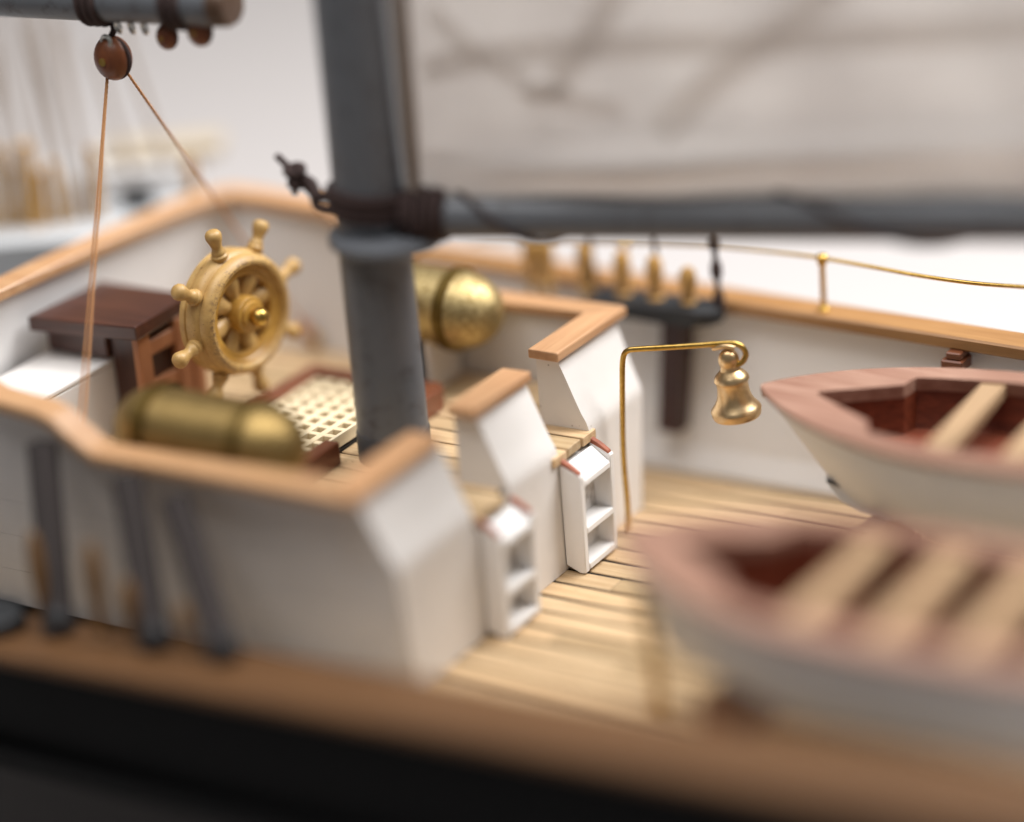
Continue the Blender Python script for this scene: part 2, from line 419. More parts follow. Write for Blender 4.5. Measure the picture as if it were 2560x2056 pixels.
# upper rails with their sheer, round the stern
far_up = [(-43, 38.1, 34.1), (-46, 38.2, 35.2), (-49, 38.3, 38.2), (-53, 38.5, 42.5), (-57, 38.7, 45.6), (-61, 38.9, 46.8), (-70, 39.5, 47.0), (-78, 40.2, 47.0), (-82.5, 39.6, 47.2), (-85.2, 36.0, 47.3), (-86.7, 30, 47.3), (-87.7, 24, 47.2), (-89, 10, 47.2), (-89.9, -6, 47.3), (-90.2, -18, 47.4), (-89, -30, 47.4), (-86.5, -37, 47.3)]
bm = B(); sweep(bm, far_up, 5.2, 2.0, 0.3); ship.part('rail_cap', bm, cherry_x)
near_up = [(-50, -40.3, 34.1), (-52, -40.3, 34.9), (-55, -40.3, 36.8), (-58, -40.3, 39.0), (-61, -40.2, 39.8), (-70, -40.0, 40.4), (-80, -39.3, 43.5), (-86.5, -38.0, 47.2)]
bm = B(); sweep(bm, near_up, 5.4, 2.0, 0.3); ship.part('rail_cap', bm, cherry_x)

# poop side walls in strakes -----------------------------------------
def wall(xs, ytop, zs, yin, yout):                   # one strake: list of x, z range callbacks
    pass
def ztop_far(x):
    for (a, _, za), (c, _, zc) in zip([(-4, 0, 34.1)] + far_up, far_up):
        if c <= x <= a: return za + (zc-za)*((a-x)/max(1e-6, a-c)) - 2.05
    return 32.0
def ztop_near(x):
    for (a, _, za), (c, _, zc) in zip([(-4, 0, 34.1)] + near_up, near_up):
        if c <= x <= a: return za + (zc-za)*((a-x)/max(1e-6, a-c)) - 2.05
    return 32.0
WX = [-9.05, -25, -43, -46, -49, -50, -52, -53, -55, -57, -58, -61, -70, -78, -83]
for sgn, zt in ((1, ztop_far), (-1, ztop_near)):
    lev = [0.1, 7.0, 13.8, HD-0.1, None]
    for a, c in zip(lev, lev[1:]):
        bm = B(); rows = []
        for x in ([-1.55] + WX if c else WX):
            top = (c - 0.07) if c else zt(x) - 0.02
            mid = [a + (top-a)*k/4 for k in range(5)]
            rows.append([V((x, sgn*(yw(z)-2.1), z)) for z in mid] + [V((x, sgn*yw(z), z)) for z in reversed(mid)])
        loft(bm, rows); ship.part('wall_strake', bm, white_side)
# stern bulwark under the rail
st = far_up[7:]
bm = B()
loft(bm, [[V((x+0.9, y*0.985, 0)), V((x+0.9, y*0.985, z-2.05)), V((x-0.9, y*1.01, z-2.05)), V((x-0.9, y*1.01, 0))] for x, y, z in st])
ship.part('stern_bulwark', bm, white_side, True, ang=50)

# ------------------------------------------------------------------ ladders
def ladder(yL, yR, label, x0=0.25):
    T = Thing('boarding_ladder', label, 'ladder', (x0, (yL+yR)/2, 0), 'white ladders at the poop front')
    for y, o_ in ((yL, 0.0), (yR-1.25, -0.35)):
        bm = B(); poly = [(x0, 18.9), (x0+3.8, 17.2), (x0+3.6+o_*0.3, 0.25), (x0+2.6, 0.05), (x0, 1.2)]
        prism_y(bm, poly, y, y+1.25)
        bmesh.ops.bevel(bm, geom=list(bm.edges), offset=0.13, segments=2, affect='EDGES')
        s = T.part('side_board', bm, white_rough, True)
        bm = B()
        loft(bm, [[V((x0+0.05, y+0.1, 18.75)), V((x0+0.05, y+1.15, 18.75)), V((x0+0.05, y+1.1, 19.65)), V((x0+0.05, y+0.15, 19.6))],
                  [V((x0+1.9, y+0.1, 18.0)), V((x0+1.9, y+1.15, 18.0)), V((x0+1.8, y+1.12, 18.8)), V((x0+1.8, y+0.2, 18.7))],
                  [V((x0+3.5, y+0.1, 17.2)), V((x0+3.5, y+1.15, 17.2)), V((x0+3.35, y+1.1, 17.75)), V((x0+3.35, y+0.15, 17.7))]])
        bmesh.ops.bevel(bm, geom=list(bm.edges), offset=0.08, segments=1, affect='EDGES')
        T.part('worn_end', bm, worn, parent=s, label='bare reddish brown board end where the paint has chipped')
    for zf, dz in ((16.1, 2.4), (7.9, 0.15), (1.6, 0.1)):
        bm = B(); poly = [(x0+0.4, zf+dz), (x0+3.72, zf), (x0+3.76, zf-1.05), (x0+3.4, zf-1.15), (x0+0.4, zf+dz-1.15)]
        prism_y(bm, poly, yL+1.2, yR-1.2)
        bmesh.ops.bevel(bm, geom=list(bm.edges), offset=0.12, segments=2, affect='EDGES')
        T.part('tread', bm, white_rough, True)
    bm = B(); bx(bm, x0+0.02, x0+0.5, yL+1.2, yR-1.2, 1.3, 18.2); T.part('back_board', bm, white_dusty)
ladder(9.2, 20.2, 'white ladder beside the brass bell stand, brown chips on its board ends')
ladder(-15.6, -5.0, 'white ladder between the corner of the poop wall and the middle wing panel')

# ------------------------------------------------------------------ mast
mx = -24.7
T = Thing('mast', 'thick dark grey mast standing between the hatch grating and the ladders', 'mast', (mx, 0, HD))
bm = B(); lathe(bm, [(5.75, HD+0.02), (5.75, HD+8), (5.72, 50), (5.65, 90), (5.5, 135)], (mx, 0, 0), (0, 0, 1), 48); T.part('pole', bm, spar, True)
bm = B(); lathe(bm, [(5.6, HD+0.03), (5.95, HD+0.03), (5.95, HD+4.6), (5.85, HD+4.9), (5.6, HD+4.9)], (mx, 0, 0), (0, 0, 1), 48); T.part('boot', bm, spar_dark, True)
bm = B(); lathe(bm, [(5.6, 57.0), (8.6, 57.1), (9.0, 57.5), (9.0, 58.4), (8.6, 58.9), (5.6, 59.4)], (mx, 0, 0), V((0.04, 0, 1)), 48); T.part('collar', bm, spar, True)
# lashing with knot
T = Thing('rope_lashing', 'dark tarred rope lashed round the mast with a knot and loose ends', 'rope', (mx, 0, 62))
for k, (z, tl) in enumerate(((62.6, .10), (63.9, .13), (65.1, .11))):
    bm = B(); torus(bm, (mx, 0, z), (tl, 0.05*k, 1), 6.1, 0.85, 40, 10); T.part('turn', bm, rope_dark, True)
kn = at_y(742, 440, -1.0)
bm = B(); tube(bm, smooth_path([(mx-5.2, -3.0, 64.8), (mx-8.2, -2.4, 64.3), kn+V((2.6, 0, -1.0)), kn]), 0.95, 10); T.part('end', bm, rope_dark, True)
bm = B(); tube(bm, smooth_path([(mx-4.5, -3.8, 62.5), (mx-8.0, -3.0, 62.6), kn+V((2.8, 0, -2.6)), kn+V((.6, 0, -.6))]), 0.8, 10); T.part('end', bm, rope_dark, True)
bm = B()
pts = [kn + V((1.35*math.sin(2*a), 0.9*math.cos(3*a), 1.35*math.cos(a))) for a in [2*math.pi*i/30 for i in range(31)]]
tube(bm, pts, 0.75, 8); T.part('knot', bm, rope_dark, True)
bm = B(); tube(bm, smooth_path([kn, kn+V((-2.0, -.2, 2.0)), at_y(690, 388, -1.2)]), [0.62]*8+[0.6]*8+[0.4], 8); T.part('tail', bm, rope_dark, True)
bm = B(); tube(bm, smooth_path([kn, kn+V((-.5, -.3, -1.5)), at_y(738, 488, -1.3)]), [0.6]*8+[0.5]*8+[0.35], 8); T.part('tail', bm, rope_dark, True)

# ------------------------------------------------------------------ boom and sail
UB = V((math.cos(0.297), math.sin(0.297), 0)); NB = V((UB.y, -UB.x, 0))
BO = at_y(1075, 540, 2.0)
B0 = BO - UB*6
def bp(s, h=0, n=0): return BO + UB*s + V((0, 0, h)) + NB*n
T = Thing('boom', 'dark grey boom running out from the mast under the sail', 'boom', B0)
bm = B(); lathe(bm, [(2.4, -3.0), (3.1, -1.5), (3.4, 2), (3.6, 60), (3.6, 140)], BO, UB, 32); T.part('pole', bm, spar, True)
bm = B(); bx(bm, B0.x-1.5, B0.x+5, B0.y-1.2, B0.y+1.6, B0.z-1.6, B0.z+1.6, 0.3); T.part('gooseneck', bm, spar_dark)
T = Thing('boom_lashing', 'dark rope turns binding the boom and sail corner to the mast', 'rope', bp(-3, 0))
for s, rr in ((-3.5, 3.6), (-2.0, 3.9), (-0.6, 4.0), (0.9, 3.9), (2.3, 3.7)):
    bm = B(); torus(bm, bp(s, 0.3), UB + V((0, 0, 0.1*random.uniform(-1, 1))), rr, 0.75, 30, 10); T.part('turn', bm, rope_dark, True)
bm = B(); tube(bm, smooth_path([bp(-3, 3), bp(-5, 3.5, 2), V((mx+6.2, -1, 63.5)), V((mx+5.5, -3, 63))]), 0.8, 8); T.part('end', bm, rope_dark, True)
for (s0, s1, lab_) in ((2, 22, 'dark lacing rope turn on the boom next to the mast lashing'), (50, 84, 'long dark lacing rope turn halfway out along the boom')):
    bm = B()
    pts = [bp(s0+(s1-s0)*i/40) + (V((0, 0, 1))*math.cos(a) + NB*math.sin(a))*3.95 for i, a in [(i, -0.5+math.pi*1.35*i/40) for i in range(41)]]
    tube(bm, pts, 0.42, 8)
    single('lacing_rope', bm, rope_dark, lab_, 'rope', pts[0], 'lacing ropes on the boom')

def soff(s, h):
    billow = 2.5*math.sin(min(1, max(0, s/120))*math.pi)*math.sin(min(1, h/70)*math.pi*0.9)
    e = min(1.0, s/25.0)
    roll = (3.3 + 0.8*math.sin(s*0.05))*e*math.exp(-((h-4.5-0.05*s)/3.4)**2)
    return billow + roll + 0.35*math.sin(s*0.21+h*0.12)*e
def spt(s, h, n=0): return bp(s, 2.9 + h, soff(s, h) + n)
def sail_patch(bm, s0, s1, h0, h1, ns, nh, n, f=None):
    rows = []
    for i in range(ns+1):
        s = s0 + (s1-s0)*i/ns
        rows.append([spt(s + (f(h0+(h1-h0)*j/nh) if f else 0), h0+(h1-h0)*j/nh, n) for j in range(nh+1)])
    loft(bm, rows, closed=False, caps=False)
SA = Thing('sail', 'pale cloth sail set above the boom beside the mast', 'sail', bp(0, 3))
bm = B(); sail_patch(bm, -3.6, 138, 0.0, 62, 70, 60, 0)
so = SA.part('cloth', bm, sail_m, True, ang=80)
md = so.modifiers.new('thick', 'SOLIDIFY'); md.thickness = 0.25*S
bm = B(); tube(bm, [spt(-2.2 + 0.02*h, h, 0.2) for h in range(0, 63)], 1.35, 10); SA.part('luff_rope', bm, rope_grey, True)
bm = B(); tube(bm, [spt(s, 0.3 + 0*s, 0.1) for s in range(-3, 138, 3)], 0.7, 8); SA.part('foot_rope', bm, foot_shadow_m, True)
bm = B(); sail_patch(bm, 0, 138, 0.2, 8.0, 60, 12, 0.35); SA.part('foot_band', bm, sail_m, True, ang=80)
# rigging shadows made as cloth strips, laid on the plane of the sail
def sp_from_px(x, y):
    d = ray(x, y); tt = (BO-CAM).dot(NB)/d.dot(NB); p = CAM + d*tt - BO
    return p.dot(UB), p.z - 2.9
def shadow_strip(pts, wd, n=0.3):
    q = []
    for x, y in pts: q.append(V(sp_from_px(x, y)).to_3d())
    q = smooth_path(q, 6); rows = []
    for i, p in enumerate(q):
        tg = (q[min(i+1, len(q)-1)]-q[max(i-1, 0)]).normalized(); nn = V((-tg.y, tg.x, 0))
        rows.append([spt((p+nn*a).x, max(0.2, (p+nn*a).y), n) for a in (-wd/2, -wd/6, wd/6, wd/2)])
    bm = B(); loft(bm, rows, closed=False, caps=False); SA.part('shadow_band', bm, foot_shadow_m, True, ang=80)
shadow_strip([(1060, 178), (1200, 140), (1500, 110), (1900, 95), (2300, 75), (2700, 55)], 4.2, 0.3)
shadow_strip([(1560, -60), (1480, 80), (1395, 200)], 4.0, 0.5)
shadow_strip([(2110, -60), (1950, 60), (1800, 180), (1650, 320)], 4.6, 0.7)
shadow_strip([(1080, 20), (1190, 120), (1320, 195), (1430, 240), (1560, 260)], 2.6, 0.9)
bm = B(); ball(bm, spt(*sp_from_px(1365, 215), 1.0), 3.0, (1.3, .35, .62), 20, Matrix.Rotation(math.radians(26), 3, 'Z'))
SA.part('shadow_blob', bm, foot_shadow_m, True)  # flattened ball standing in for a block's shadow on the sail

# ------------------------------------------------------------------ aft boom (upper left) with its tackle
T = Thing('aft_boom', 'dark grey boom with bare wooden tip, hung with blocks above the wheel', 'boom', (-95, 0, 92))
SX = -47.0; sz = 93.2
def spz(x): return sz + (x-SX)*0.028
bm = B(); lathe(bm, [(3.5, 0), (3.45, 70), (3.6, 120)], (SX-3, 0, spz(SX-3)), V((-1, 0, -0.028)), 32); T.part('pole', bm, spar, True)
bm = B(); lathe(bm, [(3.47, 0), (3.4, 2.2), (3.0, 3.0), (0, 3.2)], (SX-3.02, 0, spz(SX-3.02)), V((1, 0, 0.028)), 32); T.part('tip', bm, tip_wood, True)
for x in (-55.8, -57.2, -58.6, -72.5, -73.9, -75.3):
    bm = B(); torus(bm, (x, 0, spz(x)), V((1, 0.06, 0.05)), 3.7, 0.65, 30, 8); T.part('rope_band', bm, rope_dark, True)
bm = B()
for x in (-69.5, -66.8, -64.2): torus(bm, (x, -1.0, spz(x)-4.1), (0.5, 1, 0.2), 0.9, 0.28, 16, 6)
T.part('shackle', bm, silver, True)
def block(c, r, label, ropeup, sx=0.85):
    T = Thing('rigging_block', label, 'block', c, 'rigging blocks under the aft boom')
    bm = B(); ball(bm, c, r, (1.0, sx, 1.12), 24); T.part('shell', bm, block_wood, True)
    bm = B(); torus(bm, c, (0, 1, 0), r*0.98, r*0.14, 30, 8); T.part('strop', bm, rope_dark, True)
    bm = B(); lathe(bm, [(r*.2, -r*.88), (r*.2, r*.88)], c, (0, 1, 0), 14); T.part('sheave_pin', bm, brass, True)
    bm = B(); tube(bm, smooth_path([V(c)+V((0, 0, r)), V(c)+V((r*.3, 0, r*1.5)), ropeup]), 0.55, 8); T.part('becket', bm, rope_dark, True)
    return T
bc = at_y(283, 145, 0); BR = 3.3
block(bc, BR, 'large round brown block with two tan ropes running down from it', V((bc.x+0.3, 0, spz(bc.x)-3.2)))
b2 = at_y(418, 92, 0); block(b2, 1.9, 'small brown block in the middle of the boom fittings', V((b2.x, 0, spz(b2.x)-3.2)))
b3 = at_y(500, 78, 0); block(b3, 2.2, 'small brown block hanging closest to the bare boom tip', V((b3.x, 0, spz(b3.x)-3.2)))
bm = B(); torus(bm, V(bc)+V((0.2, -1.4, 3.0)), (0.2, 1, 0), 1.0, 0.35, 18, 8)
single('shackle_ring', bm, silver, 'small silver ring at the top of the large brown block', 'ring', V(bc)+V((0, 0, 2)))

rbF = at_y(748, 800, 34.0); rbN = V((-72.5, -33.0, 21.0))
def rope(name, pts, r, label, mat=None, group=None, tw=True):
    bm = B()
    if tw: twisted(bm, pts, r)
    else: tube(bm, pts, r, 8)
    return single(name, bm, mat or rope_tan, label, 'rope', pts[0], group)
bR = bc + V((2.1, 0.3, -2.2)); bL = bc + V((-1.2, -0.5, -2.9))
rope('sheet_rope', [bR, rbF], 0.25, 'tan rope slanting from the large block down behind the ship wheel')
nearend = at_y(205, 1150, -33)
rope('sheet_rope', [bL, nearend], 0.21, 'thicker of two tan ropes hanging from the large block beside the cabinet', None, 'near side tackle ropes')
rope('sheet_rope', [bL + V((-0.5, 0.4, 0)), nearend + V((-1.5, 1.0, 2.0))], 0.16, 'thinner of two tan ropes hanging from the large block beside the cabinet', None, 'near side tackle ropes')
def ringbolt(c, label):
    T = Thing('ring_bolt', label, 'ring bolt', (c.x, c.y, HD))
    bm = B(); lathe(bm, [(0.9, 0), (0.9, 0.5), (0.4, 0.8), (0.4, 1.6)], (c.x, c.y, HD+0.02), (0, 0, 1), 16); T.part('shank', bm, brass, True)
    bm = B(); torus(bm, (c.x, c.y, HD+2.4), (0.3, 1, 0), 1.1, 0.32, 20, 8); T.part('ring', bm, brass, True)
    bm = B(); ball(bm, V((c.x-0.6, c.y-0.4, HD+5.2)), 1.7, (.8, .7, 1.5), 16); T.part('tackle_block', bm, frame_z, True)
T = Thing('ring_bolt', 'brass eye and small brown tackle block below the far bulwark rail', 'ring bolt', at_y(785, 852, 34.4))
e0, e1 = at_y(755, 815, 34.0), at_y(785, 850, 34.2)
bm = B(); ball(bm, e0.lerp(e1, .35), 1.5, (.75, .75, 1.9), 16, Matrix.Rotation(math.radians(-35), 3, 'Y')); T.part('tackle_block', bm, frame_z, True)
bm = B(); torus(bm, e1, (0.3, 1, 0.2), 1.2, 0.4, 20, 8); T.part('ring', bm, brass, True)
bm = B(); lathe(bm, [(0.9, 0), (0.9, 0.5), (0.4, 0.8), (0.4, 1.4)], (e1.x, 35.4, e1.z), (0, -1, 0), 16); T.part('shank', bm, brass, True)
ringbolt(V((nearend.x, -33, 0)), 'brass ring bolt on the deck inside the near bulwark')

# ------------------------------------------------------------------ steering gear cabinet, locker
T = Thing('steering_cabinet', 'dark walnut steering cabinet with open light wood frame behind the wheel', 'cabinet', (-72, -2, HD))
bm = B(); bx(bm, -74.2, -68.6, -8.0, 4.6, HD+0.02, 38.4, 0.25); T.part('body', bm, walnut_z)
bm = B(); bx(bm, -87.0, -74.3, -9.0, 4.6, 33.8, 38.4, 0.25); T.part('rear_body', bm, walnut)
bm = B(); prism_z(bm, [(-87.4, -12.6), (-66.4, -10.4), (-67.4, 5.8), (-86.6, 6.0)], 38.45, 41.0, 0.3); T.part('top', bm, walnut)
for y in (-9.4, 0.6):
    bm = B(); bx(bm, -68.5, -67.2, y, y+3.2, HD+0.02, 38.35, 0.12); T.part('frame_post', bm, frame_z)
for z in (27.0, 34.2):
    bm = B(); bx(bm, -68.5, -67.5, -6.15, 0.55, z, z+2.6, 0.12); T.part('crossbar', bm, frame_z)
bm = B(); bx(bm, -68.5, -67.3, 5.0, 7.8, HD+0.02, 42.2, 0.12); T.part('frame_post', bm, frame_z)
T = Thing('white_locker', 'plain white painted locker box beside the dark cabinet', 'locker', (-82, -16, HD))
bm = B(); bx(bm, -87.5, -74.4, -30.0, -6.4, HD+0.02, 32.5, 0.3, 2); T.part('body', bm, white)
bm = B(); bx(bm, -87.6, -74.3, -30.1, -6.3, 32.55, 33.5, 0.3, 2); T.part('lid', bm, white)

# ------------------------------------------------------------------ ship wheel
wc = V((-56.4, 4.0, 39.7)); ax = V((1, 0, 0))
WR = Matrix.Rotation(math.radians(-12), 3, 'Z'); WH = T = Thing('helm', 'yellow wooden ship wheel with eight turned handles and brass hub knob', 'ship wheel', wc)
xo = wc.x; yc, zc = wc.y, wc.z
def ring(prof, mat, name, seg=96):
    bm = B(); ring_lathe(bm, prof, (xo, yc, zc), ax, seg); return T.part(name, bm, mat, True, ang=32)
rim_m = boxwood.copy(); rim_m.name = 'boxwood_worn'
t_ = rim_m.node_tree; b_ = t_.nodes['Principled BSDF']; src = b_.inputs['Base Color'].links[0].from_socket
v_ = coords(t_, (1000,)*3); n_ = noise(t_, v_, 1.3, 5, 0.7); tcx = t_.nodes.new('ShaderNodeTexCoord'); sx = t_.nodes.new('ShaderNodeSeparateXYZ'); t_.links.new(tcx.outputs['Object'], sx.inputs[0])
ln = t_.nodes.new('ShaderNodeMapRange'); t_.links.new(sx.outputs[0], ln.inputs[0]); ln.inputs[1].default_value = 0.0022; ln.inputs[2].default_value = 0.0031
fc = mix(t_, 1.0, ramp(t_, n_, [(0.50, (0, 0, 0, 1)), (0.62, (1, 1, 1, 1))]), ln.outputs[0], 'MULTIPLY')
t_.links.new(mix(t_, fc, src, lin((120, 92, 66))), b_.inputs['Base Color'])
ring([(7.9, 2.5), (8.2, 2.95), (8.7, 3.0), (9.2, 2.75), (9.6, 2.2), (9.75, 1.5), (9.72, 1.1), (9.6, 0.95), (9.9, 0.7), (10.2, 0.3), (10.3, -0.6), (10.2, -1.4), (9.95, -1.7), (9.8, -1.85), (10.05, -2.05), (10.05, -3.0), (9.5, -3.6), (8.6, -3.7), (7.9, -3.4)], rim_m, 'rim')
ring([(6.2, 1.5), (6.6, 1.75), (7.2, 1.8), (7.5, 2.1), (7.88, 2.15), (7.88, -2.6), (7.2, -2.4), (6.4, -2.3), (6.2, -1.9)], amber, 'inner_ring')
bm = B(); lathe(bm, [(0.1, -2.8), (2.6, -2.8), (2.9, -2.3), (3.05, 2.6), (2.85, 2.95), (2.3, 3.05), (2.15, 3.5), (1.85, 3.6), (0.1, 3.6)], (xo, yc, zc), ax, 36); hub = T.part('hub', bm, amber, True, ang=32)
bm = B(); lathe(bm, [(0.8, 3.4), (1.2, 3.7), (1.45, 4.2), (1.5, 4.8), (1.35, 5.5), (0.95, 5.95), (0.4, 6.15), (0.0, 6.2)], (xo, yc, zc), ax, 24); T.part('knob', bm, brass, True, parent=hub)
bm = B(); lathe(bm, [(0.75, -11.2), (0.75, -2.5)], (xo, yc, zc), ax, 16); T.part('axle', bm, brass, True)
WH.o.rotation_euler = (0, 0, math.radians(-7)); WH.o.scale = (1.04,)*3
for k in range(8):
    a = math.radians(22.5 + 45*k + 9); d = V((0, math.sin(a), math.cos(a)))
    bm = B(); lathe(bm, [(1.1, 2.4), (1.15, 3.2), (1.4, 4.2), (1.6, 5.2), (1.5, 6.6)], wc, d, 16); T.part('spoke', bm, boxwood, True)
    bm = B(); lathe(bm, [(1.15, 9.9), (1.35, 10.3), (1.4, 10.7), (1.15, 11.0), (1.2, 11.2), (1.05, 11.6), (0.88, 11.95), (0.88, 12.3), (1.0, 12.8), (1.2, 13.4), (1.36, 14.0), (1.32, 14.5), (1.05, 14.95), (0.55, 15.15), (0, 15.2)], wc, d, 20); T.part('handle', bm, boxwood, True)

# ------------------------------------------------------------------ hatch grating
GX0, GX1, GY0, GY1 = -52.0, -33.8, -17.4, 17.8; gz = 23.4
T = Thing('hatch_grating', 'pale wooden lattice hatch grating in a reddish brown frame', 'hatch grating', (-47, 0, HD))
def cb(poly, mat): bm = B(); prism_z(bm, poly, HD+0.02, 24.4, 0.3); T.part('coaming', bm, mat)
cb([(GX0-0.05, GY0-2.9), (GX0-0.05, GY1+3.3), (GX0-3.2, GY1+3.3), (GX0-3.2, GY0-2.9)], redwood)
cb([(GX0+0.02, GY1+0.1), (GX0+0.02, GY1+3.2), (GX1-0.02, GY1+3.2), (GX1-0.02, GY1+0.1)], redwood_x)
cb([(GX0+0.02, GY0-0.1), (GX0+0.02, GY0-2.8), (GX1-0.02, GY0-2.8), (GX1-0.02, GY0-0.1)], redwood_x)
cb([(GX1+0.05, GY0-2.8), (GX1+0.05, -6.2), (GX1+2.8, -6.2), (GX1+2.8, GY0-2.8)], redwood)
cb([(GX1+0.05, 6.3), (GX1+0.05, GY1+3.6), (GX1+4.4, GY1+3.6), (GX1+6.4, GY1+1.6), (GX1+6.4, 6.3)], redwood)
bm = B(); bx(bm, GX0, GX1, GY0, GY1, HD+0.02, HD+0.4); T.part('hatch_floor', bm, caulk)
nx, ny = 6, 12
px_, py_ = (GX1-GX0)/nx, (GY1-GY0)/ny
for i in range(nx+1):
    x = GX0 + px_*i; bm = B(); wdt = 0.56
    bx(bm, max(GX0, x-wdt), min(GX1, x+wdt), GY0, GY1, gz-2.0, gz+0.12 + random.uniform(-.04, .04), 0.08); T.part('lattice_bar', bm, lattice)
for j in range(ny+1):
    y = GY0 + py_*j; bm = B()
    bx(bm, GX0+0.1, GX1-0.1, max(GY0, y-0.54), min(GY1, y+0.54), gz-1.9, gz + random.uniform(-.04, .02), 0.08); T.part('lattice_bar', bm, lattice)

# ------------------------------------------------------------------ brass tanks
def tank(sgn, mat, label, xa, xb, zc_):
    yc_ = sgn*29.6; R = 6.55
    T = Thing('brass_tank', label, 'tank', ((xa+xb)/2, yc_, HD), 'brass tanks along the poop sides')
    L = 8.2
    bm = B(); lathe(bm, [(R, 0), (R, (xb-xa)-2*L)], (xa+L, yc_, zc_), ax, 48); T.part('barrel', bm, mat, True)
    prof = [(R*1.015*math.cos(math.pi/2*k/10), L*math.sin(math.pi/2*k/10)) for k in range(11)]
    bm = B(); lathe(bm, prof, (xb-L+0.05, yc_, zc_), ax, 48); T.part('end_cap', bm, mat, True)
    bm = B(); lathe(bm, prof, (xa+L-0.05, yc_, zc_), -ax, 48); T.part('end_cap', bm, mat, True)
    for x in (xb-L, xa+L):
        bm = B(); ring_lathe(bm, [(R, -1.1), (R+0.6, -0.9), (R+0.65, 0.6), (R+0.2, 0.9), (R-0.3, 0.9), (R-0.3, -1.1)], (x, yc_, zc_), ax, 48); T.part('band', bm, bronze, True)
    for x in (xb-L-5, xa+L+5):
        bm = B(); bx(bm, x-1.6, x+1.6, yc_-4.6, yc_+4.6, HD+0.02, zc_-4.4, 0.2); T.part('saddle', bm, white)
tank(1, brass_tank, 'bright brass tank seen to the right of the mast along far bulwark', -49, -21.6, 34.3)
tank(-1, brass_near, 'dull brass tank lying behind the near side poop rail', -55.5, -21.0, 33.6)

# ------------------------------------------------------------------ bell and bracket
by = 26.2
BA = math.radians(19); bn = V((math.sin(BA), -math.cos(BA), 0)); b00 = V((2.4, by, 0))
def bpl(x, y, n=0.0):                              # a pixel on the upright plane of the bell bracket
    d = ray(x, y); return CAM + d*((b00-CAM).dot(bn)/d.dot(bn)) + bn*n
def z7(x, y, n=0.0): return bpl(1480+x*.335, 780+y*.335, n)
T = Thing('bell_stand', 'thin bent brass rod bracket holding the bell', 'bell stand', b00)
pts = [b00 + V((0, 0, 0.03)), z7(262, 1400), z7(236, 1100), z7(228, 800), z7(226, 500), z7(228, 380), z7(240, 318), z7(268, 290), z7(320, 280), z7(560, 266), z7(800, 250), z7(980, 236), z7(1060, 237), z7(1120, 262), z7(1148, 315), z7(1130, 362, .3), z7(1085, 385, .5), z7(1040, 370, .6)]
bm = B(); tube(bm, smooth_path(pts, 6), 0.47, 14); T.part('bracket', bm, brass, True, ang=60)
T = Thing('ship_bell', 'small shiny brass bell hanging from the bent rod', 'bell', z7(1010, 300))
bo_ = z7(1008, 285); bd = (z7(1090, 815)-bo_).normalized()
bm = B(); lathe(bm, [(0, 3.4), (1.7, 3.4), (1.95, 3.7), (2.5, 4.2), (2.85, 4.75), (2.9, 5.15), (2.72, 5.35), (2.6, 5.7), (2.58, 6.4), (2.66, 7.4), (2.9, 8.3), (3.3, 9.1), (3.8, 9.7), (4.1, 10.15), (4.15, 10.35), (4.0, 10.5), (4.05, 11.0), (3.85, 11.5), (3.4, 11.65), (3.1, 11.2), (2.2, 8), (0, 5)], bo_, bd, 40); T.part('body', bm, bell_brass, True, ang=35)
bm = B(); ball(bm, bo_ + bd*1.7, 1.72, (1, 1, 1.1), 20); T.part('crown', bm, bell_brass, True)
bm = B(); lathe(bm, [(1.5, 2.6), (1.55, 3.2), (1.75, 3.7)], bo_, bd, 24); T.part('neck', bm, bell_brass, True)
bm = B(); tube(bm, smooth_path([bo_+V((-2.2, -.6, 0.2)), bo_+V((-1.4, -.7, .5)), bo_+V((0, -.5, 0.8)), bo_+V((1.4, 0, 0.5))]), 0.42, 10); T.part('hanger', bm, bell_brass, True)
bm = B(); ball(bm, bo_+bd*10.6, 0.9, seg=14); T.part('clapper', bm, bell_brass, True)

# ------------------------------------------------------------------ far rail fittings
T = Thing('brass_handrail', 'thin brass handrail on stanchions above the far cap rail', 'handrail', (26.8, 59, 30))
fy = 59.0
hp = [at_y(x, y, fy) for x, y in ((1180, 600), (1250, 596), (1400, 598), (1560, 603), (1750, 612), (1850, 621), (1950, 632), (2050, 645), (2180, 668), (2300, 690), (2430, 708), (2560, 718), (2700, 728))]
bm = B(); tube(bm, smooth_path(hp, 5), 0.34, 10); T.part('rod', bm, brass, True)
for x, y in ((2055, 646), (1560, 603), (2740, 731)):
    p = at_y(x, y, fy); zb = far_rail_z(p.x)
    bm = B(); lathe(bm, [(0.95, zb+0.02), (0.95, zb+0.5), (0.5, zb+1.0), (0.5, p.z-1.4), (0.75, p.z-1.0), (0.95, p.z-0.4), (0.95, p.z+0.45), (0.6, p.z+0.8), (0, p.z+0.85)], (p.x, fy, 0), (0, 0, 1), 16); T.part('stanchion', bm, brass, True)

